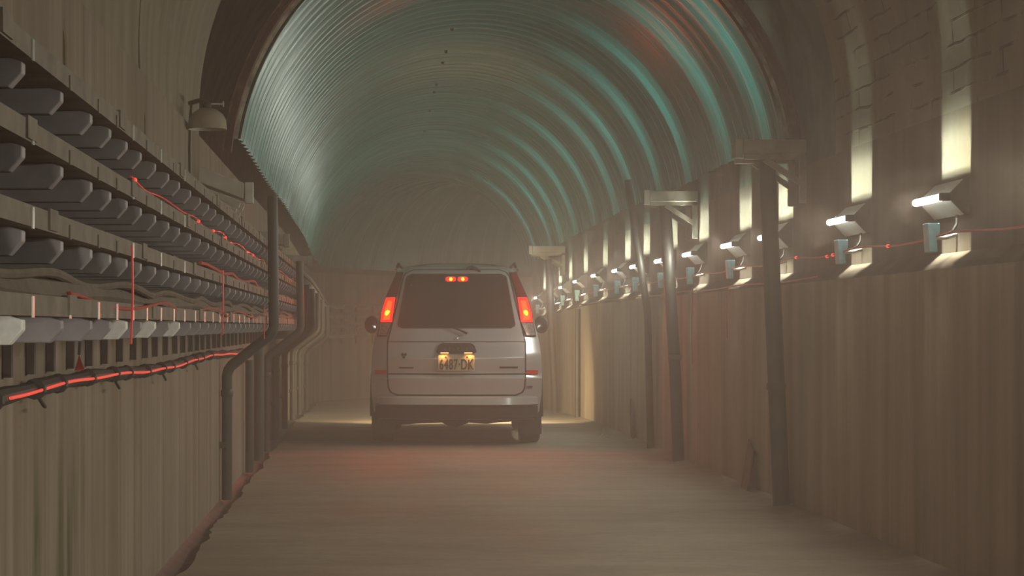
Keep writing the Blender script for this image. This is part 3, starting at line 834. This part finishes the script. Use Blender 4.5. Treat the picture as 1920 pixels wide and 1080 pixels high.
def rounded(w, z0, z1, r):
    def f(z):
        d = min(z-z0, z1-z); b = w(z)
        return b if d >= r else b - r + math.sqrt(max(0, r*r - (r-d)**2))
    return f
def zrow_panel(name, z0, z1, w, off, mat, parent, thick=0.02, r=0.06, nz=30, nx=14, label=None):
    f = rounded(w, z0, z1, r); m = MB()
    m.panel(S, z0, z1, lambda z: -f(z), f, off, thick, nz, nx)
    return m.build(name, VM[mat], parent, label=label)
GW = [(0.5,0.655),(0.70,0.668),(1.02,0.668),(1.13,0.64),(1.40,0.575),(1.72,0.505)]
gw = lambda z: lerp(GW, z)
zrow_panel('door_gap', 0.488, 1.735, lambda z: gw(z)+0.014, 0.004, 'seam', van, 0.01, 0.09, 40)
gate = zrow_panel('tailgate', 0.505, 1.725, gw, 0.013, 'paint', van, 0.012, 0.085, 70)
zrow_panel('window_rubber', 1.150, 1.690, lambda z: lerp([(1.15,0.585),(1.69,0.492)], z), 0.016, 'trim', gate, 0.008, 0.05, 24)
glass = zrow_panel('rear_window', 1.165, 1.678, lambda z: lerp([(1.165,0.570),(1.678,0.480)], z), 0.021, 'glass', gate, 0.008, 0.045, 24)
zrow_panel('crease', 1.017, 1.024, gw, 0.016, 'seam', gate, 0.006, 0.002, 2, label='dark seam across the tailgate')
zrow_panel('crease', 0.698, 0.712, gw, 0.016, 'seam', gate, 0.006, 0.002, 3, label='dark line along the low tailgate crease')  # dark strip paints the shade of the pressed crease
# wiper
def sp(x, z, off): return Vector((x, S(x, z) - off, z))
m = MB(); m.tube([sp(-0.06,1.165,0.035), sp(0.03,1.135,0.05), sp(0.105,1.10,0.045)], [0.008,0.008,0.012], 8); m.build('wiper', VM['trim'], gate)
m = MB(); m.lathe([(0.004,-0.022),(0.013,-0.015),(0.016,0.0)], 'y', 14, sp(0.012,1.055,0.012)); m.build('lock', VM['chrome'], gate)
# rear spoiler aerial base
m = MB(); m.tube([sp(0.10,1.74,0.03), sp(0.15,1.755,0.04), sp(0.20,1.735,0.035), sp(0.235,1.71,0.03)], [0.016,0.020,0.016,0.006], 10); m.build('washer_jet', VM['trim'], van)
# high stop lamp
sl = MB(); sl.box(-0.125, 0.125, S(0,1.635)-0.045, S(0,1.635)-0.005, 1.605, 1.665); sl = sl.build('stop_lamp', VM['trim'], gate, bevel=0.008)
for x in (-0.055, 0.062):
    m = MB(); y = S(0,1.635)-0.048; pr = []
    for i in range(20):
        a = 2*PI*i/20; pr.append((x + 0.050*abs(math.cos(a))**0.6*math.copysign(1,math.cos(a)), 1.635 + 0.024*abs(math.sin(a))**0.7*math.copysign(1,math.sin(a))))
    m.prism(pr, y-0.004, y+0.01); m.build('lens', VM['lit'], sl, smooth=0)
    m = MB(); m.lathe([(0.004,-0.004),(0.017,-0.002),(0.018,0.004)], 'y', 12, (x, y-0.004, 1.635)); m.build('bulb', VM['core'], sl)
# tail lights up the rear pillars
for sg in (-1, 1):
    side = 'left' if sg < 0 else 'right'
    inn = lambda z: lerp([(1.08,0.690),(1.217,0.634),(1.458,0.602),(1.70,0.535)], z)
    out = lambda z: lerp([(1.08,0.775),(1.217,0.748),(1.30,0.742),(1.458,0.694),(1.70,0.590)], z)
    def pan(z0, z1, off, shrink=0.0, thick=0.03, nz=10):
        m = MB()
        a = (lambda z: inn(z)+shrink) if sg > 0 else (lambda z: -out(z)+shrink)
        b = (lambda z: out(z)-shrink) if sg > 0 else (lambda z: -inn(z)-shrink)
        return m.panel(S, z0, z1, a, b, off, thick, nz, 5)
    tl = pan(1.07, 1.71, 0.012, -0.008, 0.03, 20).build('tail_light', VM['trim'], van)
    pan(1.462, 1.70, 0.026).build('upper_lens', VM['lens'], tl, label='unlit dark red upper lens')
    pan(1.215, 1.456, 0.030).build('brake_lens', VM['lit'], tl, label='lit red brake lens')
    pan(1.085, 1.208, 0.026).build('reversing_lens', VM['clear'], tl, label='unlit clear lens')
    pan(1.235, 1.425, 0.034, 0.026, 0.004).build('inner_glow', glow('lit inner brake lens', (1.0,0.055,0.004), 3.0, (0.4,0.05,0.01)), tl)
    xc = sg*0.675
    m = MB(); p = sp(xc, 1.30, 0.036)
    m.lathe([(0.002,-0.006),(0.018,-0.004),(0.028,0.0),(0.030,0.008)], 'y', 14, p); m.build('bulb', VM['core'], tl)
    area('brake_light', tl, sp(xc, 1.33, 0.06), (-PI/2 + math.radians(18), 0, 0), 0.09, 0.22, TAIL_W, 115, (1.0, 0.07, 0.025))
    # reflector low on the corner, mirrors, side windows, rails
    m = MB(); m.panel(S, 0.700, 0.742, (lambda z: 0.685) if sg > 0 else (lambda z: -0.80), (lambda z: 0.80) if sg > 0 else (lambda z: -0.685), 0.012, 0.02, 3, 6)
    m.build('reflector', VM['reflector'], van)
    m = MB()
    m.lathe([(0.01,-0.09),(0.07,-0.07),(0.085,-0.02),(0.08,0.03),(0.05,0.06)], 'y', 16, (0,0,0))
    m.v = [(p[0]*0.95 + sg*0.945, p[1] + 3.02, p[2]*1.15 + 1.19) for p in m.v]
    mi = m.build('side_mirror', VM['trim'], van)
    m = MB(); m.lathe([(0.004,-0.004),(0.062,-0.002),(0.064,0.004)], 'y', 18, (0,0,0)); m.v = [(p[0]*0.95 + sg*0.945, p[1]+2.932, p[2]*1.15+1.19) for p in m.v]; m.build('mirror_glass', VM['glass'], mi)
    m = MB(); m.tube([(sg*0.80,3.08,1.10),(sg*0.88,3.06,1.14),(sg*0.93,3.04,1.17)], 0.022, 8); m.build('mirror_stalk', VM['trim'], mi)
    for y0, y1 in ((0.62,1.45),(1.55,2.25),(2.33,2.86)):
        m = MB(); vs = []; fs = []
        for j in range(7):
            z = 1.14 + 0.42*j/6
            for i in range(5):
                y = y0 + (y1-y0)*i/4; vs.append((sg*(hw(z)+0.006), y, z))
        for j in range(6):
            for i in range(4): fs.append((j*5+i, j*5+i+1, (j+1)*5+i+1, (j+1)*5+i))
        m.add(vs, fs); m.build('side_window', VM['glass'], van)
    for y in (0.86, 3.50):
        m = MB(); m.lathe([(0.20,-0.105),(0.30,-0.105),(0.325,-0.09),(0.333,-0.04),(0.333,0.04),(0.325,0.09),(0.30,0.105),(0.20,0.105)], 'x', 32, (0,0,0))
        wh = m.build('wheel', VM['tyre'], van); wh.location = (sg*0.735, y, 0.333)
        m = MB(); m.lathe([(0.03,0.05),(0.06,0.085),(0.17,0.07),(0.205,0.10),(0.205,-0.09),(0.03,-0.09)], 'x', 28, (0,0,0))
        if sg < 0: m.v = [(-p[0], p[1], p[2]) for p in m.v]
        m.build('rim', VM['rim'], wh)
        m = MB()
        for i in range(13):
            pass
        q = []
        for i in range(15):
            a = PI*(-0.05 + 1.10*i/14); q.append((sg*0.842, y + 0.375*math.cos(a), 0.333 + 0.375*math.sin(a)))
        m.tube(q, 0.022, 8); m.build('wheel_arch', VM['trim'], van)
    m = MB(); m.tube([(sg*0.59,0.55,1.765),(sg*0.585,0.75,1.80),(sg*0.58,2.3,1.80),(sg*0.575,2.5,1.765)], 0.016, 8); m.build('roof_rail', VM['trim'], van)
    m = MB()                                                     # mud flap behind the rear wheel
    m.box(sg*0.735-0.11, sg*0.735+0.11, 0.44, 0.455, 0.10, 0.34); m.build('mud_flap', VM['trim'], van)
    m = MB(); m.tube([sp(sg*0.60,1.735,0.01), sp(sg*0.605,1.72,0.025)], 0.012, 8); m.build('roof_lug', VM['chrome'], van)
# windscreen
m = MB(); vs = []; fs = []
for j in range(6):
    t = j/5; y = 2.82 + 0.60*t; z = lerp(ZTOP, y) + 0.012; w = 0.50 + 0.20*t
    for i in range(9): vs.append((w*(i/4-1), y, z - 0.03*abs(i/4-1)**3))
for j in range(5):
    for i in range(8): fs.append((j*9+i, j*9+i+1, (j+1)*9+i+1, (j+1)*9+i))
m.add(vs, fs); m.build('windscreen', VM['glass'], van)
# rear bumper: silver upper lip, dark lower part
def bumper(name, z0, z1, mat, o0, o1, wmax):
    m = MB(); prof = [(z0, o0*0.4), (z0+0.012, o0), (z1-0.015, o1), (z1, o1*0.55), (z1+0.004, -0.05)]
    vs = []; fs = []; N = 24
    for z, off in prof:
        for i in range(N+1):
            x = wmax*(2*i/N-1); u = abs(x)/wmax
            vs.append((x, 0.05 + 0.035*u*u + 0.17*u**8 - off, z))
    for j in range(len(prof)-1):
        for i in range(N): fs.append((j*(N+1)+i, j*(N+1)+i+1, (j+1)*(N+1)+i+1, (j+1)*(N+1)+i))
    m.add(vs, fs)
    return m.build(name, VM[mat], van, smooth=30)
bumper('bumper', 0.395, 0.487, 'paint', 0.085, 0.075, 0.80)
bumper('bumper_skirt', 0.265, 0.393, 'trim', 0.03, 0.06, 0.80)
m = MB(); m.prism([(-0.73,0.34),(0.73,0.34),(0.73,0.24),(0.42,0.22),(0.30,0.205),(0.12,0.215),(0.05,0.185),(0.0,0.170),(-0.07,0.18),(-0.14,0.215),(-0.40,0.205),(-0.60,0.19),(-0.73,0.22)], 0.35, 0.95)
m.build('underbody', VM['trim'], van, smooth=0)
m = MB(); m.lathe([(0.03,-0.12),(0.09,-0.09),(0.12,0.0),(0.09,0.09),(0.03,0.12)], 'y', 16, (-0.02,0.9,0.30)); m.tube([(-0.66,0.9,0.33),(0.66,0.9,0.33)], 0.045, 10); m.build('rear_axle', VM['trim'], van)
m = MB(); m.tube([(-0.40,0.16,0.27),(-0.40,0.9,0.27)], 0.032, 12); m.build('exhaust_pipe', VM['trim'], van)
# plate recess with dark garnish, plate, lamps
PZ = lambda z: lerp([(0.70,0.215),(0.80,0.205),(0.90,0.195),(1.0,0.165)], z)
gar = MB(); f = rounded(lambda z: lerp([(0.905,0.205),(1.005,0.165)], z), 0.905, 1.008, 0.03)
gar.panel(S, 0.905, 1.008, lambda z: -f(z), f, 0.030, 0.03, 8, 10); gar = gar.build('plate_garnish', VM['trim'], gate)
for i in range(6):                                               # six worn raised letters too faint to read
    x = -0.105 + i*0.042
    m = MB(); y = S(x, 0.945) - 0.034
    m.box(x-0.010, x+0.010, y-0.003, y+0.006, 0.936, 0.940); m.box(x-0.010, x-0.005, y-0.003, y+0.006, 0.936, 0.962)
    if i % 2: m.box(x-0.010, x+0.010, y-0.003, y+0.006, 0.958, 0.962)
    m.build('raised_letter', VM['dim'], gar, smooth=0)
m = MB(); f2 = lambda z: lerp([(0.70,0.185),(0.905,0.210)], z)
m.panel(S, 0.722, 0.905, lambda z: -f2(z), f2, 0.019, 0.01, 6, 10); rec = m.build('plate_recess', VM['paint'], gate)
yp = S(0, 0.80) - 0.050
m = MB(); m.box(-0.178, 0.178, yp, yp+0.006, 0.738, 0.892); lp = m.build('license_plate', VM['plate'], gate, bevel=0.002, label='pale number plate reading 6487 DK')
def lettering(body, size, x, z, parent, name, sx=0.62):
    c = bpy.data.curves.new(name, 'FONT'); c.body = body; c.size = size; c.align_x = 'CENTER'; c.align_y = 'BOTTOM_BASELINE'
    c.extrude = 0.0015; c.offset = 0.0022; c.space_character = 1.08
    t = bpy.data.objects.new(name, c); COL.objects.link(t)
    me = bpy.data.meshes.new_from_object(t.evaluated_get(bpy.context.evaluated_depsgraph_get()))
    bpy.data.objects.remove(t); bpy.data.curves.remove(c)
    me.materials.clear(); me.materials.append(VM['ink'])
    o = bpy.data.objects.new(name, me); COL.objects.link(o); o.parent = parent
    o.location = (x, yp-0.002, z); o.rotation_euler = (PI/2, 0, 0); o.scale = (sx, 1, 1)
    return o
lettering('6487\u00b7DK', 0.142, 0.0, 0.752, lp, 'plate_number', 0.60)
for x in (-0.105, 0.105):
    m = MB(); m.lathe([(0.003,-0.004),(0.009,-0.003),(0.009,0.0)], 'y', 10, (x, yp, 0.872)); m.build('plate_screw', VM['ink'], lp)
for sg in (-1, 1):
    m = MB(); m.box(sg*0.115-0.04, sg*0.115+0.04, yp-0.022, yp+0.03, 0.905, 0.918); pl = m.build('plate_lamp', VM['amber'], gate, bevel=0.004, label='lit amber plate lamp')
    l = area('plate_light', pl, (sg*0.13, yp-0.018, 0.900), (math.radians(-14), 0, 0), 0.07, 0.02, 0.35, 150, (1.0,0.42,0.10))
# headlamps, out of sight at the front but lighting the road and walls ahead
for sg in (-1, 1):
    m = MB(); m.lathe([(0.004,0.03),(0.06,0.025),(0.09,0.0),(0.085,-0.06)], 'y', 18, (sg*0.58, 4.36, 0.74)); hl = m.build('headlamp', VM['chrome'], van)
    l = bpy.data.lights.new('headlight', 'SPOT'); l.energy = HEAD_W; l.color = (1.0, 0.72, 0.40); l.spot_size = math.radians(120); l.spot_blend = 1.0; l.shadow_soft_size = 0.06
    lo = bpy.data.objects.new('headlight', l); COL.objects.link(lo); lo.parent = hl; lo.location = (sg*0.58, 4.50, 0.74); lo.rotation_euler = (PI/2 - math.radians(16), 0, 0)
# badge and lettering strip
m = MB()
for a, (cx, cz) in ((0,(-0.498,0.895)),(1,(-0.528,0.895)),(2,(-0.513,0.868))):
    y = S(cx, cz) - 0.016
    m.prism([(cx,cz+0.018),(cx+0.015,cz),(cx,cz-0.018),(cx-0.015,cz)], y-0.004, y+0.004)
m.build('badge', VM['seam'], gate, smooth=0)
m = MB(); m.panel(S, 0.760, 0.778, lambda z: 0.42, lambda z: 0.60, 0.016, 0.006, 2, 4); m.build('name_strip', VM['seam'], gate)
m = MB(); m.panel(S, 0.758, 0.772, lambda z: -0.56, lambda z: -0.42, 0.016, 0.006, 2, 4); m.build('name_strip', VM['seam'], gate)
m = MB(); m.panel(S, 0.575, 0.590, lambda z: 0.69, lambda z: 0.745, 0.014, 0.01, 2, 4); m.build('corner_glint', VM['chrome'], van)  # small white highlight on the corner, laid on as a chrome strip
